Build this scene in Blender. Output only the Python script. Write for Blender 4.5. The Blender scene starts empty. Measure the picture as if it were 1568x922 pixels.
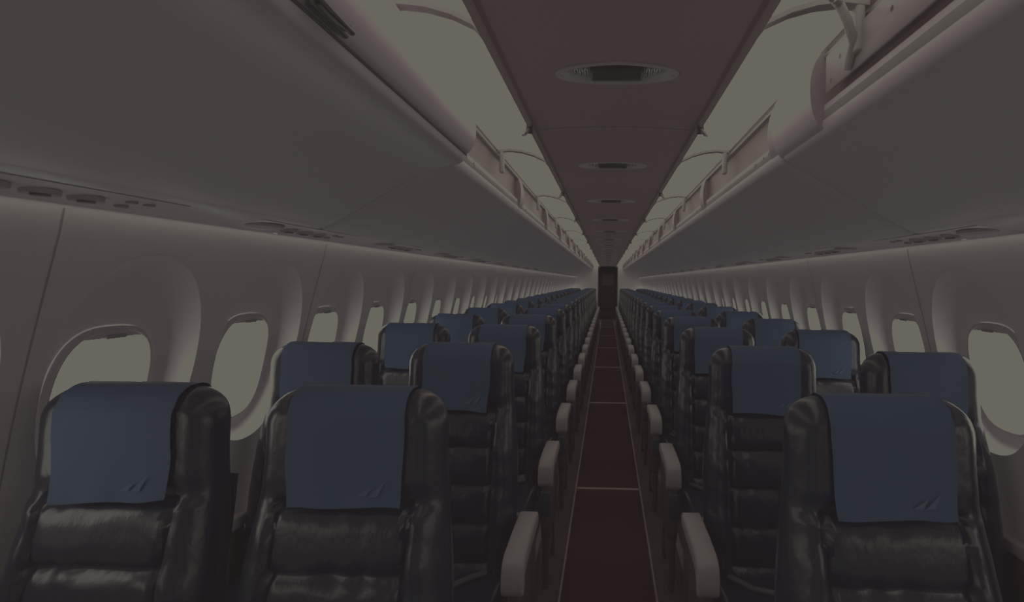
import bpy, bmesh, math, random
from mathutils import Vector, Matrix
random.seed(4)
CAMH=1.5
scene=bpy.context.scene

# ------------------------------------------------------------ materials
def new_mat(name,col,rough=.5,metal=0,spec=.5,noise=0,nscale=8,bump=0,bscale=30,col2=None,emis=None,estr=0,coat=0,stretch=(1,1,1)):
    m=bpy.data.materials.new(name); m.use_nodes=True
    nt=m.node_tree; b=nt.nodes['Principled BSDF']
    b.inputs['Base Color'].default_value=(*col,1)
    b.inputs['Roughness'].default_value=rough
    b.inputs['Metallic'].default_value=metal
    b.inputs['Specular IOR Level'].default_value=spec
    b.inputs['Coat Weight'].default_value=coat
    tc=nt.nodes.new('ShaderNodeTexCoord'); mp=nt.nodes.new('ShaderNodeMapping')
    mp.inputs['Scale'].default_value=stretch
    nt.links.new(tc.outputs['Object'],mp.inputs['Vector'])
    if noise or col2:
        n=nt.nodes.new('ShaderNodeTexNoise'); n.inputs['Scale'].default_value=nscale; n.inputs['Detail'].default_value=4
        nt.links.new(mp.outputs[0],n.inputs['Vector'])
        mx=nt.nodes.new('ShaderNodeMix'); mx.data_type='RGBA'
        c2=col2 if col2 else tuple(c*(1-noise) for c in col)
        mx.inputs[6].default_value=(*col,1); mx.inputs[7].default_value=(*c2,1)
        nt.links.new(n.outputs['Fac'],mx.inputs[0]); nt.links.new(mx.outputs[2],b.inputs['Base Color'])
    if bump:
        n=nt.nodes.new('ShaderNodeTexNoise'); n.inputs['Scale'].default_value=bscale; n.inputs['Detail'].default_value=5
        nt.links.new(mp.outputs[0],n.inputs['Vector'])
        bp=nt.nodes.new('ShaderNodeBump'); bp.inputs['Strength'].default_value=bump; bp.inputs['Distance'].default_value=.02
        nt.links.new(n.outputs['Fac'],bp.inputs['Height']); nt.links.new(bp.outputs[0],b.inputs['Normal'])
    if emis:
        b.inputs['Emission Color'].default_value=(*emis,1); b.inputs['Emission Strength'].default_value=estr
    return m
M={}
M['wall']=new_mat('sidewall_plastic',(.78,.715,.755),.45,noise=.05,nscale=2)
M['bin']=new_mat('bin_plastic',(.63,.55,.63),.42,noise=.16,nscale=1.6)
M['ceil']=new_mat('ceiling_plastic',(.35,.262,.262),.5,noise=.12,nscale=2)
M['cove']=new_mat('cove_light_lens',(.8,.8,.76),.5,noise=.05,emis=(1,.95,1.04),estr=3.8)
M['rib']=new_mat('rib_plastic',(.36,.33,.33),.45,noise=.05)
M['face']=new_mat('bin_track',(.20,.145,.145),.45,noise=.15,nscale=6)
M['rail']=new_mat('rail_metal',(.30,.29,.29),.35,metal=.6,noise=.1)
M['dark']=new_mat('dark_plastic',(.03,.028,.028),.4,noise=.2)
M['seam']=new_mat('seam_grey',(.25,.23,.23),.7,noise=.1)  # even grey for panel seams, window handles and small buttons
M['psu']=new_mat('psu_plastic',(.34,.29,.32),.45,noise=.1)
M['pane']=new_mat('window_daylight_pane',(.8,.8,.8),.3,noise=.04,emis=(.92,.95,1.08),estr=11.0)
M['frame']=new_mat('window_frame_plastic',(.52,.49,.50),.4,noise=.05)
M['leather']=new_mat('seat_leather',(.0035,.0105,.025),.27,spec=.40,noise=.4,nscale=6,bump=.24,bscale=16,stretch=(1,1,.6))
M['piping']=new_mat('seat_piping',(.012,.022,.038),.35,noise=.2)
M['shell']=new_mat('seat_shell',(.010,.018,.034),.5,noise=.2)
M['cover']=new_mat('headrest_cloth',(.020,.074,.180),.8,noise=.25,nscale=5,bump=.15,bscale=9)
M['logo']=new_mat('headrest_print',(.05,.13,.26),.8,noise=.2)
M['arm']=new_mat('armrest_plastic',(.41,.355,.38),.4,noise=.15,nscale=14)
M['frm']=new_mat('seat_frame_metal',(.085,.05,.05),.4,metal=.3,noise=.3,nscale=12)
M['belt']=new_mat('seatbelt_webbing',(.05,.06,.08),.8,noise=.2)
M['carpet']=new_mat('aisle_carpet',(.030,.0085,.0075),.95,spec=.05,col2=(.015,.0055,.005),nscale=160,bump=.4,bscale=300)
M['floor']=new_mat('floor_covering',(.028,.014,.014),.9,noise=.3,nscale=60)
M['track']=new_mat('floor_track',(.30,.23,.21),.4,metal=.4,noise=.3,nscale=20)
M['chrome']=new_mat('lamp_reflector',(.75,.74,.72),.15,metal=.9,noise=.05)
M['galley']=new_mat('galley_panel',(.04,.026,.024),.5,noise=.3)
M['galley2']=new_mat('galley_light_panel',(.2,.15,.14),.5,noise=.2)

# ------------------------------------------------------------ mesh builder
class MB:
    def __init__(s): s.v=[];s.f=[];s.m=[];s.mats=[]
    def mi(s,k):
        if k not in s.mats: s.mats.append(k)
        return s.mats.index(k)
    def add(s,vs,fs,k):
        o=len(s.v); i=s.mi(k); s.v+= [tuple(v) for v in vs]
        for f in fs: s.f.append([a+o for a in f]); s.m.append(i)
    def grid(s,rows,k,closed=False):
        n=len(rows[0]); vs=[p for r in rows for p in r]; fs=[]
        for i in range(len(rows)-1):
            for j in range(n if closed else n-1):
                j2=(j+1)%n
                fs.append([i*n+j,i*n+j2,(i+1)*n+j2,(i+1)*n+j])
        s.add(vs,fs,k)
    def bm(s,bm,k):
        bm.verts.ensure_lookup_table(); bm.verts.index_update()
        s.add([v.co.copy() for v in bm.verts],[[v.index for v in f.verts] for f in bm.faces],k); bm.free()
    def box(s,c,size,k,r=0,seg=2,rot=None):
        bm=bmesh.new(); bmesh.ops.create_cube(bm,size=1)
        for v in bm.verts: v.co=Vector((v.co.x*size[0],v.co.y*size[1],v.co.z*size[2]))
        if r: bmesh.ops.bevel(bm,geom=bm.edges[:],offset=r,segments=seg,profile=.5,affect='EDGES')
        if rot: bmesh.ops.transform(bm,matrix=rot,verts=bm.verts)
        for v in bm.verts: v.co+=Vector(c)
        s.bm(bm,k)
    def prism(s,poly,x0,x1,k,r=0,seg=2):   # poly in (y,z)
        bm=bmesh.new(); vs=[bm.verts.new((x0,p[0],p[1])) for p in poly]; f=bm.faces.new(vs)
        e=bmesh.ops.extrude_face_region(bm,geom=[f])
        for g in e['geom']:
            if isinstance(g,bmesh.types.BMVert): g.co.x=x1
        bmesh.ops.recalc_face_normals(bm,faces=bm.faces)
        if r: bmesh.ops.bevel(bm,geom=[ed for ed in bm.edges if len(ed.link_faces)==2 and ed.calc_face_angle(0)>.6],offset=r,segments=seg,profile=.5,affect='EDGES')
        s.bm(bm,k)
    def tube(s,path,r,k,n=6):
        rows=[]
        P=[Vector(p) for p in path]
        for i,p in enumerate(P):
            t=(P[min(i+1,len(P)-1)]-P[max(i-1,0)]).normalized()
            a=t.cross(Vector((0.13,.31,1)).normalized()); 
            if a.length<.1: a=t.cross(Vector((1,0,0)))
            a.normalize(); b=t.cross(a)
            rows.append([p+r*(math.cos(q)*a+math.sin(q)*b) for q in [2*math.pi*j/n for j in range(n)]])
        s.grid(rows,k,True)
    def mesh(s,name,smooth=True,origin=(0,0,0)):
        me=bpy.data.meshes.new(name)
        o=Vector(origin)
        me.from_pydata([Vector(v)-o for v in s.v],[],s.f)
        for k in s.mats: me.materials.append(M[k])
        me.polygons.foreach_set('material_index',s.m)
        me.polygons.foreach_set('use_smooth',[smooth]*len(s.f))
        if smooth:
            bm=bmesh.new(); bm.from_mesh(me)
            bmesh.ops.remove_doubles(bm,verts=bm.verts,dist=1e-5)
            for e in bm.edges:
                if len(e.link_faces)==2 and e.calc_face_angle(0)>math.radians(48): e.smooth=False
            bmesh.ops.recalc_face_normals(bm,faces=bm.faces)
            bm.to_mesh(me); bm.free()
        me.update(); return me
def place(name,me,loc=(0,0,0),rotz=0):
    o=bpy.data.objects.new(name,me); scene.collection.objects.link(o); o.location=loc; o.rotation_euler[2]=rotz; return o

Y0,Y1=-1.25,18.5
# ------------------------------------------------------------ wall profile
WP=[(0,1.30),(.25,1.38),(.5,1.425),(.8,1.412),(1.0,1.388),(1.155,1.358),(1.3,1.325),(1.45,1.288),(1.58,1.255),(1.66,1.235)]
def prof(h):
    for (a,xa),(b,xb) in zip(WP,WP[1:]):
        if h<=b:
            t=(h-a)/(b-a); return xa+(xb-xa)*t
    return WP[-1][1]
def profs(h):
    return sum(prof(min(1.66,max(0,h+d))) for d in (-.06,-.03,0,.03,.06))/5
def sup(phi,a,b,n):
    c,s_=abs(math.cos(phi)),abs(math.sin(phi))
    r=1/((c/a)**n+(s_/b)**n)**(1/n)
    return r*math.cos(phi),r*math.sin(phi)
WPITCH=.5; WC0=1.79
GL=(.135,.205,2.9,1.155); OP=(.208,.338,2.15,1.222)
def rect_border(hw,v0,v1,nx,ny):
    pts=[]
    for i in range(ny): pts.append((hw,v0+(v1-v0)*i/ny))
    for i in range(nx): pts.append((hw-2*hw*i/nx,v1))
    for i in range(ny): pts.append((-hw,v1-(v1-v0)*i/ny))
    for i in range(nx): pts.append((-hw+2*hw*i/nx,v0))
    return pts
def wall(side):
    mb=MB(); ks=range(-6,34)
    bd=rect_border(WPITCH/2,0,1.66,14,30)
    for k in ks:
        yc=WC0+k*WPITCH
        if yc-.25<Y0-.01 or yc>Y1: continue
        rows=[]
        def row(ptd): rows.append([(side*(profs(h)+d),yc+u,h) for u,h,d in ptd])
        ang=[math.atan2(v-1.2,u) for u,v in bd]
        g=[(sup(a,*GL[:3])[0],GL[3]+sup(a,*GL[:3])[1]) for a in ang]
        o=[(sup(a,*OP[:3])[0],OP[3]+sup(a,*OP[:3])[1]) for a in ang]
        for t in (0,.1,.3,.55,.8,.93,.985,1):
            row([(gu+(ou-gu)*t,gv+(ov-gv)*t,.085*(1-t**3)) for (gu,gv),(ou,ov) in zip(g,o)])
        for t in (.03,.08,.2,.35,.5,.65,.8,.9,1):
            row([(ou+(bu-ou)*t,ov+(bv-ov)*t,0) for (bu,bv),(ou,ov) in zip(bd,o)])
        mb.grid(rows,'wall',True)
        if k%2==0:  # panel joint
            y=yc+WPITCH/2
            hs=[i*.055 for i in range(31)]
            mb.grid([[(side*(profs(h)-.0012),y-.0018,h),(side*(profs(h)-.0012),y+.0018,h)] for h in hs],'psu')
    place('wall_left' if side<0 else 'wall_right',mb.mesh('wall'))
wall(-1); wall(1)
def window_mesh(side):
    mb=MB(); N=56
    an=[2*math.pi*i/N for i in range(N)]
    X=lambda h,d: side*(profs(h)+d)
    pts=[sup(a,GL[0],GL[1],GL[2]) for a in an]
    rows=[]
    for sc,d in ((1.0,.083),(1.0,.072),(.975,.066),(.94,.066),(.92,.072),(.92,.085)):
        rows.append([(X(GL[3]+v*sc,d),u*sc,GL[3]+v*sc) for u,v in pts])
    mb.grid(rows,'frame',True)
    rr=[[(X(GL[3]+v*sc,.078),u*sc,GL[3]+v*sc) for u,v in pts] for sc in (.96,.6,.25)]
    mb.grid(rr,'pane',True)
    mb.add(rr[-1],[list(range(N))],'pane')
    hs=1.327
    top=[]
    for i in range(13):
        h=hs+(GL[3]+GL[1]*.955-hs)*i/12
        v=(h-GL[3])/(GL[1]*.96); w=GL[0]*.95*(1-min(1,abs(v))**GL[2])**(1/GL[2])
        top.append([(X(h,.070),-w,h),(X(h,.070),0,h),(X(h,.070),w,h)])
    mb.grid(top,'frame')
    mb.box((X(hs+.004,.064),0,hs+.004),(.008,.055,.012),'seam',r=.003)
    return mb.mesh('window',origin=(side*1.40,0,1.155))
wm={s:window_mesh(s) for s in (-1,1)}
n=1
for s in (-1,1):
    for k in range(-5,34):
        yc=WC0+k*WPITCH
        if yc<Y0+.25 or yc>Y1-.2: continue
        place('window_%d'%n,wm[s],(s*1.40,yc,1.155)); n+=1

# ------------------------------------------------------------ floor
mb=MB(); mb.box((0,(Y0+Y1)/2+.8,-.02),(3.0,Y1-Y0+1.6,.04),'floor'); place('floor',mb.mesh('floor',False))
mb=MB(); mb.box((0,(Y0+Y1)/2,.004),(.444,Y1-Y0-.05,.008),'carpet',r=.002,seg=1)
for sx in (-1,1): mb.box((sx*.229,(Y0+Y1)/2,.007),(.012,Y1-Y0-.05,.014),'track',r=.003,seg=1)
y=3.42-2.4*2
while y<18:
    mb.box((0,y,.009),(.444,.022,.006),'track',r=.002,seg=1); y+=2.4
place('aisle_carpet_runner',mb.mesh('aisle_carpet_runner',False))
mb=MB()
for sx in (-1,1):
    for x in (.40,.80): mb.box((sx*x,(Y0+Y1)/2,.006),(.03,Y1-Y0-.05,.012),'track',r=.003,seg=1)
place('seat_track_rails',mb.mesh('seat_track_rails',False))

# ------------------------------------------------------------ ceiling with lamp apertures
HC=2.06; CW=.30
def czh(x): return HC+.012*(1-(x/CW)**2)
mb=MB(); LP=1.04; L0=1.31; lampY=[]
bd=rect_border(CW,-LP/2,LP/2,16,20)   # (x,y)
for k in range(-2,17):
    yc=L0+k*LP; lampY.append(yc); rows=[]
    ang=[math.atan2(v,u) for u,v in bd]
    e=[sup(a,.160,.058,2) for a in ang]
    for t in (0,.04,.15,.35,.6,.85,1):
        rows.append([(eu+(bu-eu)*t,yc+ev+(bv-ev)*t,czh(eu+(bu-eu)*t)) for (bu,bv),(eu,ev) in zip(bd,e)])
    mb.grid(rows,'ceil',True)
for y in [.5+1.27*i for i in range(-1,14)]:
    mb.grid([[(x,y-.0025,czh(x)-.0015),(x,y+.0025,czh(x)-.0015)] for x in [CW*(i/8-1) for i in range(17)]],'seam')
for s in (-1,1):
    mb.grid([[(s*x,Y0,h),(s*x,18.5,h)] for x,h in ((.297,HC),(.300,HC-.012),(.312,HC-.012),(.315,HC+.01),(.315,HC+.03))],'ceil')
place('ceiling',mb.mesh('ceiling'))
def lamp():
    mb=MB(); N=48; an=[2*math.pi*i/N for i in range(N)]
    rows=[]
    for a,b,z in ((.170,.066,.004),(.168,.065,-.001),(.163,.061,-.002),(.160,.058,.000),(.158,.056,.010)):
        rows.append([(a*math.cos(q),b*math.sin(q),HC+.008+z-.004*abs(math.cos(q))) for q in an])
    mb.grid(rows,'frame',True)
    rows=[]
    for sc,z in ((.160,.008),(.15,.022),(.125,.036),(.08,.045),(.01,.047)):
        rows.append([(sc*math.cos(q),sc*.36*math.sin(q),HC+z) for q in an])
    mb.grid(rows,'frame',True)
    mb.box((0,.006,HC+.020),(.145,.055,.040),'dark',r=.008)
    for s in (-1,1):
        for i in range(3):
            mb.box((s*(.084+.014*i),-.002,HC+.022+.002*i),(.010,.048-.008*i,.030),'chrome',r=.003)
    return mb.mesh('ceiling_lamp',origin=(0,0,HC))
lm=lamp()
for y in lampY: place('ceiling_lamp',lm,(0,y,HC))

# ------------------------------------------------------------ cove light lens + ribs
COVE=[(.315,.585),(.345,.612),(.40,.638),(.46,.655),(.52,.662),(.578,.655)]
for s in (-1,1):
    mb=MB()
    mb.grid([[(s*x,y,CAMH+h) for x,h in COVE] for y in [Y0+(Y1-Y0)*i/40 for i in range(41)]],'cove')
    for i in range(-1,14):
        y=1.13+1.27*i
        if y<Y0+.05: continue
        mb.grid([[(s*x,y+dy,CAMH+h-dz) for x,h in [(.305,.566)]+COVE[1:]] for dy,dz in ((-.018,0),(-.016,.012),(0,.017),(.016,.012),(.018,0))],'rib')
        mb.box((s*.56,y,CAMH+.60),(.022,.03,.12),'rib',r=.006)
        yh=y+.58
        mb.box((s*.306,yh,HC-.016),(.022,.030,.030),'dark',r=.004)
        mb.tube([(s*.306,yh-.01,HC-.02),(s*.318,yh-.02,HC-.042),(s*.330,yh,HC-.038),(s*.318,yh+.02,HC-.012)],.006,'rail')
    place('cove_light',mb.mesh('cove_light'))

# ------------------------------------------------------------ overhead bins
BOT=[(.66,.372),(.74,.326),(.82,.280),(.90,.232),(.96,.198),(1.0,.180),(1.012,.172),(1.10,.163),(1.19,.152),(1.205,.158)]
def smooth_poly(p,n=2):
    for _ in range(n):
        q=[p[0]]
        for a,b in zip(p,p[1:]):
            q.append((a[0]*.75+b[0]*.25,a[1]*.75+b[1]*.25)); q.append((a[0]*.25+b[0]*.75,a[1]*.25+b[1]*.75))
        q.append(p[-1]); p=q
    return p
def bin_seg(s,y0,y1,kind):
    mb=MB()
    lip=[(.578,.47),(.572,.445),(.578,.418),(.60,.400)]
    if kind=='closed': lip=[(.516,.430),(.522,.408),(.545,.394),(.60,.388)]
    P=smooth_poly(lip+BOT[:6],2)+BOT[6:]
    ys=[y0+.002,y0+.005,y0+.02,y0+.06]+[y0+(y1-y0)*i/8 for i in range(1,8)]+[y1-.06,y1-.02,y1-.005,y1-.002]
    def off(y):
        d=min(y-y0,y1-y); return .008*max(0,1-d/.015)**2
    mb.grid([[(s*x,y,CAMH+h+off(y)) for x,h in P] for y in ys],'bin')
    mb.grid([[(s*x,y,CAMH+h+.014) for x,h in P[2:]] for y in (y0,y1)],'seam')
    if kind=='closed':
        D=smooth_poly([(.590,.68),(.545,.672),(.508,.62),(.484,.55),(.482,.49),(.498,.452),(.512,.437),(.53,.437)],2)
        mb.grid([[(s*x,y,CAMH+h) for x,h in D] for y in [y0+(y1-y0)*i/6 for i in range(7)]],'bin')
        pv=[(s*x,y1,CAMH+h) for x,h in D]+[(s*.60,y1,CAMH+.45)]
        mb.add(pv,[list(range(len(pv)))],'bin')
        mb.tube([(s*.516,y0,CAMH+.434),(s*.516,y1,CAMH+.434)],.004,'dark')
    else:
        F=[(.578,.658),(.592,.64),(.600,.56),(.592,.50),(.578,.495),(.576,.47)]
        mb.grid([[(s*x,y,CAMH+h) for x,h in F[:4]] for y in (y0,(y0+y1)/2,y1)],'face')
        mb.grid([[(s*x,y,CAMH+h) for x,h in F[3:]] for y in (y0,(y0+y1)/2,y1)],'bin')
        mb.tube([(s*.580,y0,CAMH+.628),(s*.580,y1,CAMH+.628)],.007,'rail')
        for yy in (y0+.14,y0+.20,y1-.18,y1-.1):
            mb.add([(s*.5745,yy+.007*math.sin(a),CAMH+.478+.007*math.cos(a)) for a in [2*math.pi*i/8 for i in range(8)]],[list(range(8))],'dark')
        mb.box((s*.5745,y0+.32,CAMH+.472),(.003,.05,.022),'psu',r=.001,seg=1)
        E=smooth_poly([(.60,.655),(.568,.62),(.555,.55),(.560,.48),(.575,.445)],2)
        mb.grid([[(s*x,y,CAMH+h) for x,h in E] for y in (y0,y0+.05,y0+.10)],'psu')
        pv=[(s*x,y0,CAMH+h) for x,h in E]+[(s*.61,y0,CAMH+.45)]
        mb.add(pv,[list(range(len(pv)))],'face')
    me=mb.mesh('overhead_bin',origin=(s*.8,y0,CAMH+.4)); place('overhead_bin',me,(s*.8,y0,CAMH+.4))
for s in (-1,1):
    bin_seg(s,Y0,1.65,'closed' if s<0 else 'open')
    y=1.65
    while y<18.4:
        y2=min(y+1.27,18.5); bin_seg(s,y,y2,'open'); y=y2
    mb=MB(); mb.grid([[(s*1.206,y,CAMH+.159),(s*1.233,y,CAMH+.159)] for y in (Y0,6,12,Y1)],'cove'); place('sidewall_wash_light',mb.mesh('wash'))
mb=MB()
E=smooth_poly([(.61,.665),(.560,.64),(.535,.57),(.540,.49),(.556,.445),(.58,.425)],2)
mb.grid([[(x,y,CAMH+h) for x,h in E] for y in (1.34,1.45,1.6,1.655)],'bin')
for yy in (1.34,1.655):
    pv=[(x,yy,CAMH+h) for x,h in E]+[(.62,yy,CAMH+.44)]; mb.add(pv,[list(range(len(pv)))],'psu' if yy<1.5 else 'bin')
mb.box((.565,1.05,CAMH+.56),(.006,.5,.10),'psu',r=.002,seg=1)
for yy,hh in ((1.27,.535),(1.22,.575),(1.0,.57),(.86,.57)):
    mb.add([(.5615,yy+.006*math.sin(a),CAMH+hh+.006*math.cos(a)) for a in [2*math.pi*i/10 for i in range(10)]],[list(range(10))],'dark')
mb.tube([(.50,1.10,CAMH+.64),(.52,1.10,CAMH+.60),(.55,1.13,CAMH+.565),(.556,1.17,CAMH+.52)],.011,'rib',8)
mb.tube([(.50,1.10,CAMH+.64),(.47,1.06,CAMH+.63)],.012,'rib',8)
place('bin_door_hinge',mb.mesh('bin_door_hinge',origin=(.57,1.4,2.05)),(.57,1.4,2.05))
mb=MB()
mb.box((-.498,.80,CAMH+.447),(.012,.11,.030),'dark',r=.006)
mb.tube([(-.492,.75,CAMH+.452),(-.478,.765,CAMH+.436),(-.478,.835,CAMH+.436),(-.492,.85,CAMH+.452)],.006,'dark',8)
place('bin_latch_handle',mb.mesh('latch',origin=(-.49,.8,1.95)),(-.49,.8,1.95))

# ------------------------------------------------------------ passenger service units
def psu(s):
    mb=MB()
    hz=lambda x: CAMH+.172-(x-1.012)*.105
    def ell(cx,cy,a,b,dz,k,N=24,z1=0):
        r=[[(s*(cx+a*sc*math.cos(q)),cy+b*sc*math.sin(q),hz(cx)-z) for q in [2*math.pi*i/N for i in range(N)]] for sc,z in ((1,0),(.95,dz),(.7,dz+z1),(.02,dz+z1))]
        mb.grid(r,k,True)
    mb.grid([[(s*x,y,hz(x)-z) for x in (1.03,1.08,1.13,1.175)] for y,z in ((-.27,0),(-.268,.002),(.268,.002),(.27,0))],'bin')
    ell(1.09,-.19,.045,.065,.008,'psu')
    for i,cy in enumerate((-.06,.02,.10)):
        ell(1.10,cy,.027,.030,.010,'psu',z1=-.004); ell(1.10,cy,.014,.015,.013,'dark')
    for cy in (.17,.21): ell(1.075,cy,.010,.012,.006,'seam')
    ell(1.12,.19,.012,.014,.007,'seam')
    return mb.mesh('psu',origin=(s*1.1,0,CAMH+.16))
pm={s:psu(s) for s in (-1,1)}
for s in (-1,1):
    for k in range(-1,22):
        place('passenger_service_unit',pm[s],(s*1.1,.86+.79*k,CAMH+.16))

# ------------------------------------------------------------ seats
TOP=1.243
def seat_mesh(arms,seed,cover_skew=0.0,cw=.130):
    mb=MB()
    def yc(h):
        d=max(0,1.03-h)
        return .047+.05*(h-1.2)-.12*d*d/(d+.06) if d>0 else .047+.05*(h-1.2)
    def sm(a,b,x):
        t=max(0,min(1,(x-a)/(b-a))); return t*t*(3-2*t)
    def hw(h):
        w=.205+.029*(1-sm(.74,1.12,h))
        r=.078
        if h>TOP-r: w=w-r+math.sqrt(max(0,r*r-(h-TOP+r)**2))*1.0
        return w
    def th(h):
        t=.047+.012*(1-sm(.88,1.10,h)); r=.050
        if h>TOP-r: t=t*math.sqrt(max(0,1-((h-TOP+r)/r)**2))
        return max(t,.001)
    QS=.132
    def relief(x,h,w):
        ax=abs(x); d=0
        low=1-sm(.99,1.02,h)
        bol=1-sm(.82,1.06,h)
        ctr=1-sm(.138,.150,ax)
        ph=((h-1.0)/QS)%1.0
        pil=(1-abs(2*ph-1)**4)
        edge=min(ph,1-ph)
        wr=.0034*math.sin(x*62+seed+h*9+2*math.sin(x*23+seed))*math.exp(-(edge/.17)**2)
        d+=ctr*low*(.021*pil+wr)
        d+=(1-ctr)*(.012*low+.015*bol+low*(.0025*math.sin(h*30+seed)+.0018*math.sin(h*75+x*30+seed)))
        d-=low*.018*math.exp(-((ax-.145)/.007)**2)
        d-=.014*math.exp(-((h-1.003)/.009)**2)*(1 if ax<.15 else .4)
        d+=.010*sm(1.01,1.06,h)
        return d
    nf=40
    def ring(h):
        w=hw(h); t=th(h); rc=min(t*.9,w*.5)
        segs=[]
        for i in range(nf+1):
            x=-(w-rc)+2*(w-rc)*i/nf; segs.append((x,-t,1))
        for i in range(1,6):
            a=-math.pi/2+ (math.pi/2)*i/6; segs.append((w-rc+rc*math.cos(a),-(t-rc)+rc*math.sin(a),max(0,1-i/5)))
        for i in range(5):
            segs.append((w,-(t-rc)+2*(t-rc)*i/4,0))
        for i in range(1,6):
            a=(math.pi/2)*i/6; segs.append((w-rc+rc*math.cos(a),(t-rc)+rc*math.sin(a),0))
        for i in range(9):
            segs.append(((w-rc)-2*(w-rc)*i/8,t,0))
        for i in range(1,6):
            a=math.pi/2+(math.pi/2)*i/6; segs.append((-(w-rc)+rc*math.cos(a),(t-rc)+rc*math.sin(a),0))
        for i in range(5):
            segs.append((-w,(t-rc)-2*(t-rc)*i/4,0))
        for i in range(1,6):
            a=math.pi+(math.pi/2)*i/6; segs.append((-(w-rc)+rc*math.cos(a),-(t-rc)+rc*math.sin(a),max(0,(i)/6-.1)))
        fade=1 if h<TOP-.05 else max(0,(TOP-h)/.05)
        return [(x,yc(h)+y-relief(x,h,w)*k*fade,h) for x,y,k in segs]
    hs=[.36+.008*i for i in range(110)]; hs=[h for h in hs if h<TOP-.079]
    hs+=[TOP-.078+.078*math.sin(math.pi/2*i/12) for i in range(13)]
    hs[-1]=TOP-.0003
    rows=[ring(h) for h in hs]; mb.grid(rows,'leather',True)
    mb.add(rows[-1],[list(range(len(rows[-1])))],'leather')
    for sgn in (-1,1):
        path=[]
        for h in [.42+.03*i for i in range(27)]:
            w=hw(h); t=th(h); rc=min(t*.9,w*.5)
            path.append((sgn*(w-rc*.42),yc(h)-t+rc*.34-relief(w,h,w)*.3-.001,h))
        mb.tube(path,.003,'piping',5)
    mb.grid([[(x,yc(h)+th(.8)+.010-.012*abs(x/.2)**4,h) for x in [-.2+.4*i/10 for i in range(11)]] for h in [.3+.06*i for i in range(13)]],'shell')
    path=[]
    hbot=1.004
    hh=[hbot+(TOP-.050-hbot)*i/16 for i in range(17)]
    for h in hh: path.append(('f',h))
    for i in range(1,9): path.append(('f',TOP-.050+.050*math.sin(math.pi/2*i/8)))
    for i in range(7,-1,-1): path.append(('b',TOP-.050+.050*math.sin(math.pi/2*i/8)))
    for h in hh[::-1][1:9]: path.append(('b',h))
    rows=[]
    for idx,(sd,h) in enumerate(path):
        r=[]; e=.006
        for j in range(19):
            u=j/18*2-1
            wd=cw*(1-.05*max(0,(1.1-h)/.1) ) if sd=='f' else cw
            hx=h
            x=u*wd+cover_skew*(h-TOP)*.05+.0015*math.sin(h*40+seed)
            if sd=='f' and h<1.1: hx=h-cover_skew*u*.010+.002*math.sin(u*5+seed)
            wv=.003*math.sin(u*7+seed*1.3)*max(0,(1.10-h)/.12) if sd=='f' else 0
            rl=.010 if sd=='f' else 0
            y=yc(hx)+(-(th(min(hx,TOP))+e+rl*(1 if h<TOP-.05 else max(0,(TOP-h)/.05))) -wv-.003 if sd=='f' else th(hx)+e)
            z=hx+(.006 if h>TOP-.03 else 0)
            r.append((x,y,z))
        rows.append(r)
    mb.grid(rows,'cover')
    yb=lambda h: yc(h)-th(h)-.0235
    for k in range(2):
        x0=.035+.026*k
        mb.add([(x0,yb(1.03),1.03),(x0+.020,yb(1.03),1.03),(x0+.034,yb(1.062),1.062-.012*(1-k))],[[0,1,2]],'logo')
    mb.box((0,-.245,.375),(.45,.48,.13),'leather',r=.04,seg=4)
    mb.box((0,-.24,.29),(.43,.46,.05),'shell',r=.012)
    mb.tube([(-.20,-.10,.45),(-.1,-.2,.45),(.02,-.24,.452),(.1,-.16,.45),(.2,-.1,.45)],.010,'belt',6)
    mb.box((.02,-.245,.46),(.05,.04,.012),'rail',r=.004)
    for x in (-.17,.17):
        mb.tube([(x,-.08,.29),(x,-.02,.012)],.014,'frm',8)
        mb.tube([(x,-.36,.29),(x,-.40,.012)],.014,'frm',8)
        mb.tube([(x,-.38,.16),(x,-.04,.09)],.010,'frm',8)
    mb.tube([(-.23,-.42,.10),(.23,-.42,.10)],.010,'frm',8)
    for (x,w) in arms:
        A=[(-.03,.628),(-.20,.632),(-.315,.628),(-.348,.610),(-.360,.58),(-.362,.53),(-.348,.508),(-.332,.53),(-.325,.565),(-.29,.578),(-.03,.58)]
        mb.prism(A,x-w/2,x+w/2,'arm',r=.010,seg=3)
        B=[(-.05,.585),(-.29,.582),(-.325,.50),(-.36,.33),(-.33,.25),(-.05,.25),(-.02,.36)]
        mb.prism(B,x-w*.28,x+w*.28,'frm',r=.006,seg=2)
        if w>.06:
            mb.box((x,-.06,.45),(.05,.08,.34),'frm',r=.012)
            mb.tube([(x,-.33,.27),(x,-.30,.012)],.016,'frm',8)
            mb.tube([(x,-.08,.27),(x,-.02,.012)],.016,'frm',8)
            mb.box((x,-.18,.14),(.012,.20,.10),'frm',r=.004)
            mb.box((x,-.345,.43),(w*.62,.02,.12),'shell',r=.006)
            sg=-1 if x>0 else 1
            mb.box((x+sg*w*.30,-.2,.47),(.004,.20,.012),'track',r=.001,seg=1)
            mb.box((x+sg*w*.30,-.27,.36),(.004,.012,.17),'track',r=.001,seg=1)
            mb.box((x+sg*w*.5,-.30,.60),(.004,.022,.014),'seam',r=.001,seg=1)
    return mb.mesh('airplane_seat')
AX=.59; WXL,WXR=1.115,1.132
variants={}
for s in (-1,1):
    for v in range(2):
        variants[(s,'a',v)]=seat_mesh([(-s*.285,.072),(s*.256,.042)],1.7*v+s,cover_skew=(.5 if v else -.3))
        variants[(s,'w',v)]=seat_mesh([(s*.255,.036)],2.9*v+s+.5,cover_skew=(-.6 if v else .2),cw=.135)
Z1=1.047; PITCH=.79
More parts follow.
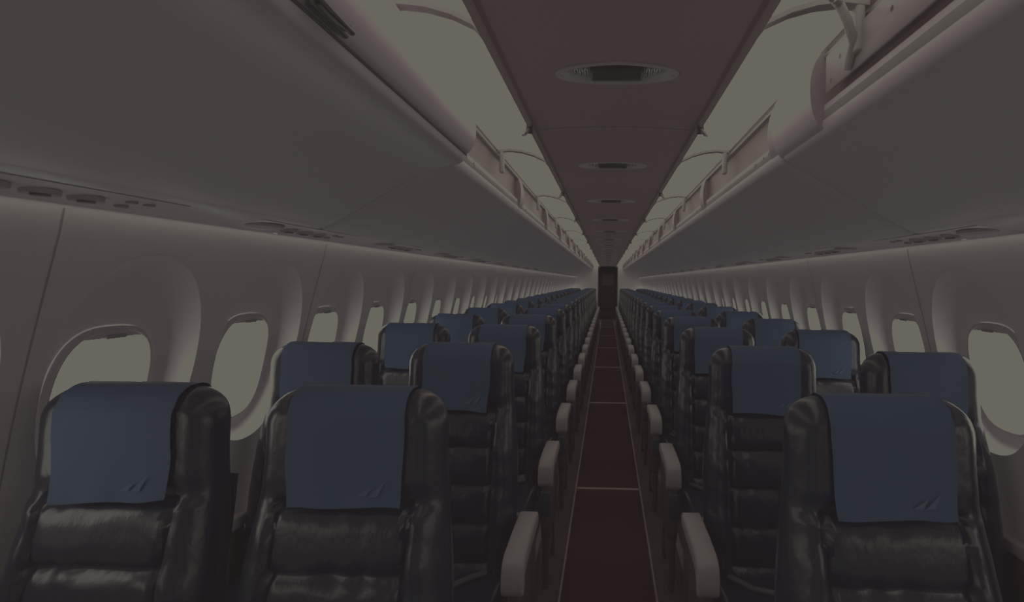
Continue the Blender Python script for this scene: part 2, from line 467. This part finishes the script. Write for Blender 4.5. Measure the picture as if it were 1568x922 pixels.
for r in range(20):
    for s in (-1,1):
        for kind,x in (('a',AX),('w',WXL if s<0 else WXR)):
            v=random.randint(0,1)
            dy=0 if r==0 else random.uniform(-.015,.015)
            if s>0 and kind=='w': dy+=-.12 if r==0 else -.08
            if s<0 and kind=='w' and r==1: dy-=.03
            place('airplane_seat',variants[(s,kind,v)],(s*x,Z1+r*PITCH+dy,0),0)

# ------------------------------------------------------------ rear bulkhead, doorway
mb=MB(); yb=Y1+.03
mb.box((-.94,yb,1.08),(1.12,.06,2.16),'wall'); mb.box((.94,yb,1.08),(1.12,.06,2.16),'wall'); mb.box((0,yb,2.13),(.76,.06,.12),'wall')
place('wall_back',mb.mesh('wall_back',False))
mb=MB()
for s in (-1,1): mb.box((s*.37,yb-.035,1.03),(.03,.02,2.06),'dark',r=.004)
mb.box((0,yb-.035,2.055),(.76,.02,.03),'dark',r=.004)
place('trim_1',mb.mesh('trim',False))
mb=MB(); yd=Y1+.9
mb.box((0,yd,1.045),(.86,.05,2.09),'galley',r=.01)
mb.box((0,yd-.035,1.55),(.5,.03,.5),'galley2',r=.02)
mb.box((0,yd-.035,.75),(.56,.03,.8),'galley',r=.02)
mb.box((.2,yd-.06,1.1),(.03,.04,.14),'rail',r=.008)
place('door_1',mb.mesh('door',False))
mb=MB()
for s in (-1,1): mb.box((s*.46,Y1+.46,1.05),(.04,.78,2.1),'galley')
mb.box((0,Y1+.46,2.12),(.96,.78,.04),'galley')
place('galley_cabinet',mb.mesh('galley',False))

# ------------------------------------------------------------ world + camera + colour
w=bpy.data.worlds.new('World'); scene.world=w; w.use_nodes=True
bg=w.node_tree.nodes['Background']; bg.inputs[0].default_value=(.88,.92,1.1,1); bg.inputs[1].default_value=.28

cam=bpy.data.cameras.new('Camera'); co=bpy.data.objects.new('Camera',cam); scene.collection.objects.link(co)
F=730/1568
cam.sensor_width=36; cam.lens=36*F; cam.clip_start=.02
s_y=.025
yaw=math.atan(s_y)
co.location=(-.02,0,CAMH)
co.rotation_euler=(Matrix.Rotation(yaw,3,'Z')@Matrix.Rotation(math.pi/2,3,'X')@Matrix.Rotation(.011,3,'Z')).to_euler()
cam.shift_x=-(146-730*s_y)/1568; cam.shift_y=-31/1568
scene.camera=co

vs=scene.view_settings; vs.view_transform='Standard'; vs.look='None'; vs.exposure=0; vs.gamma=1
def s2l(v): return v/12.92 if v<=.04045 else ((v+.055)/1.055)**2.4
vs.use_curve_mapping=True
cm=vs.curve_mapping; cm.extend='HORIZONTAL'
for ci,(b,wv) in enumerate(((28,105),(24,103),(24,93))):
    c=cm.curves[ci]; P=[0,.13,.25,.38,.5,.62,.74,.87,1]
    pts=[(s2l(p),s2l((b+(wv-b)*p)/255)) for p in P]
    c.points[0].location=pts[0]; c.points[1].location=pts[-1]
    for p in pts[1:-1]: c.points.new(*p)
    for p in c.points: p.handle_type='VECTOR'
cm.update()
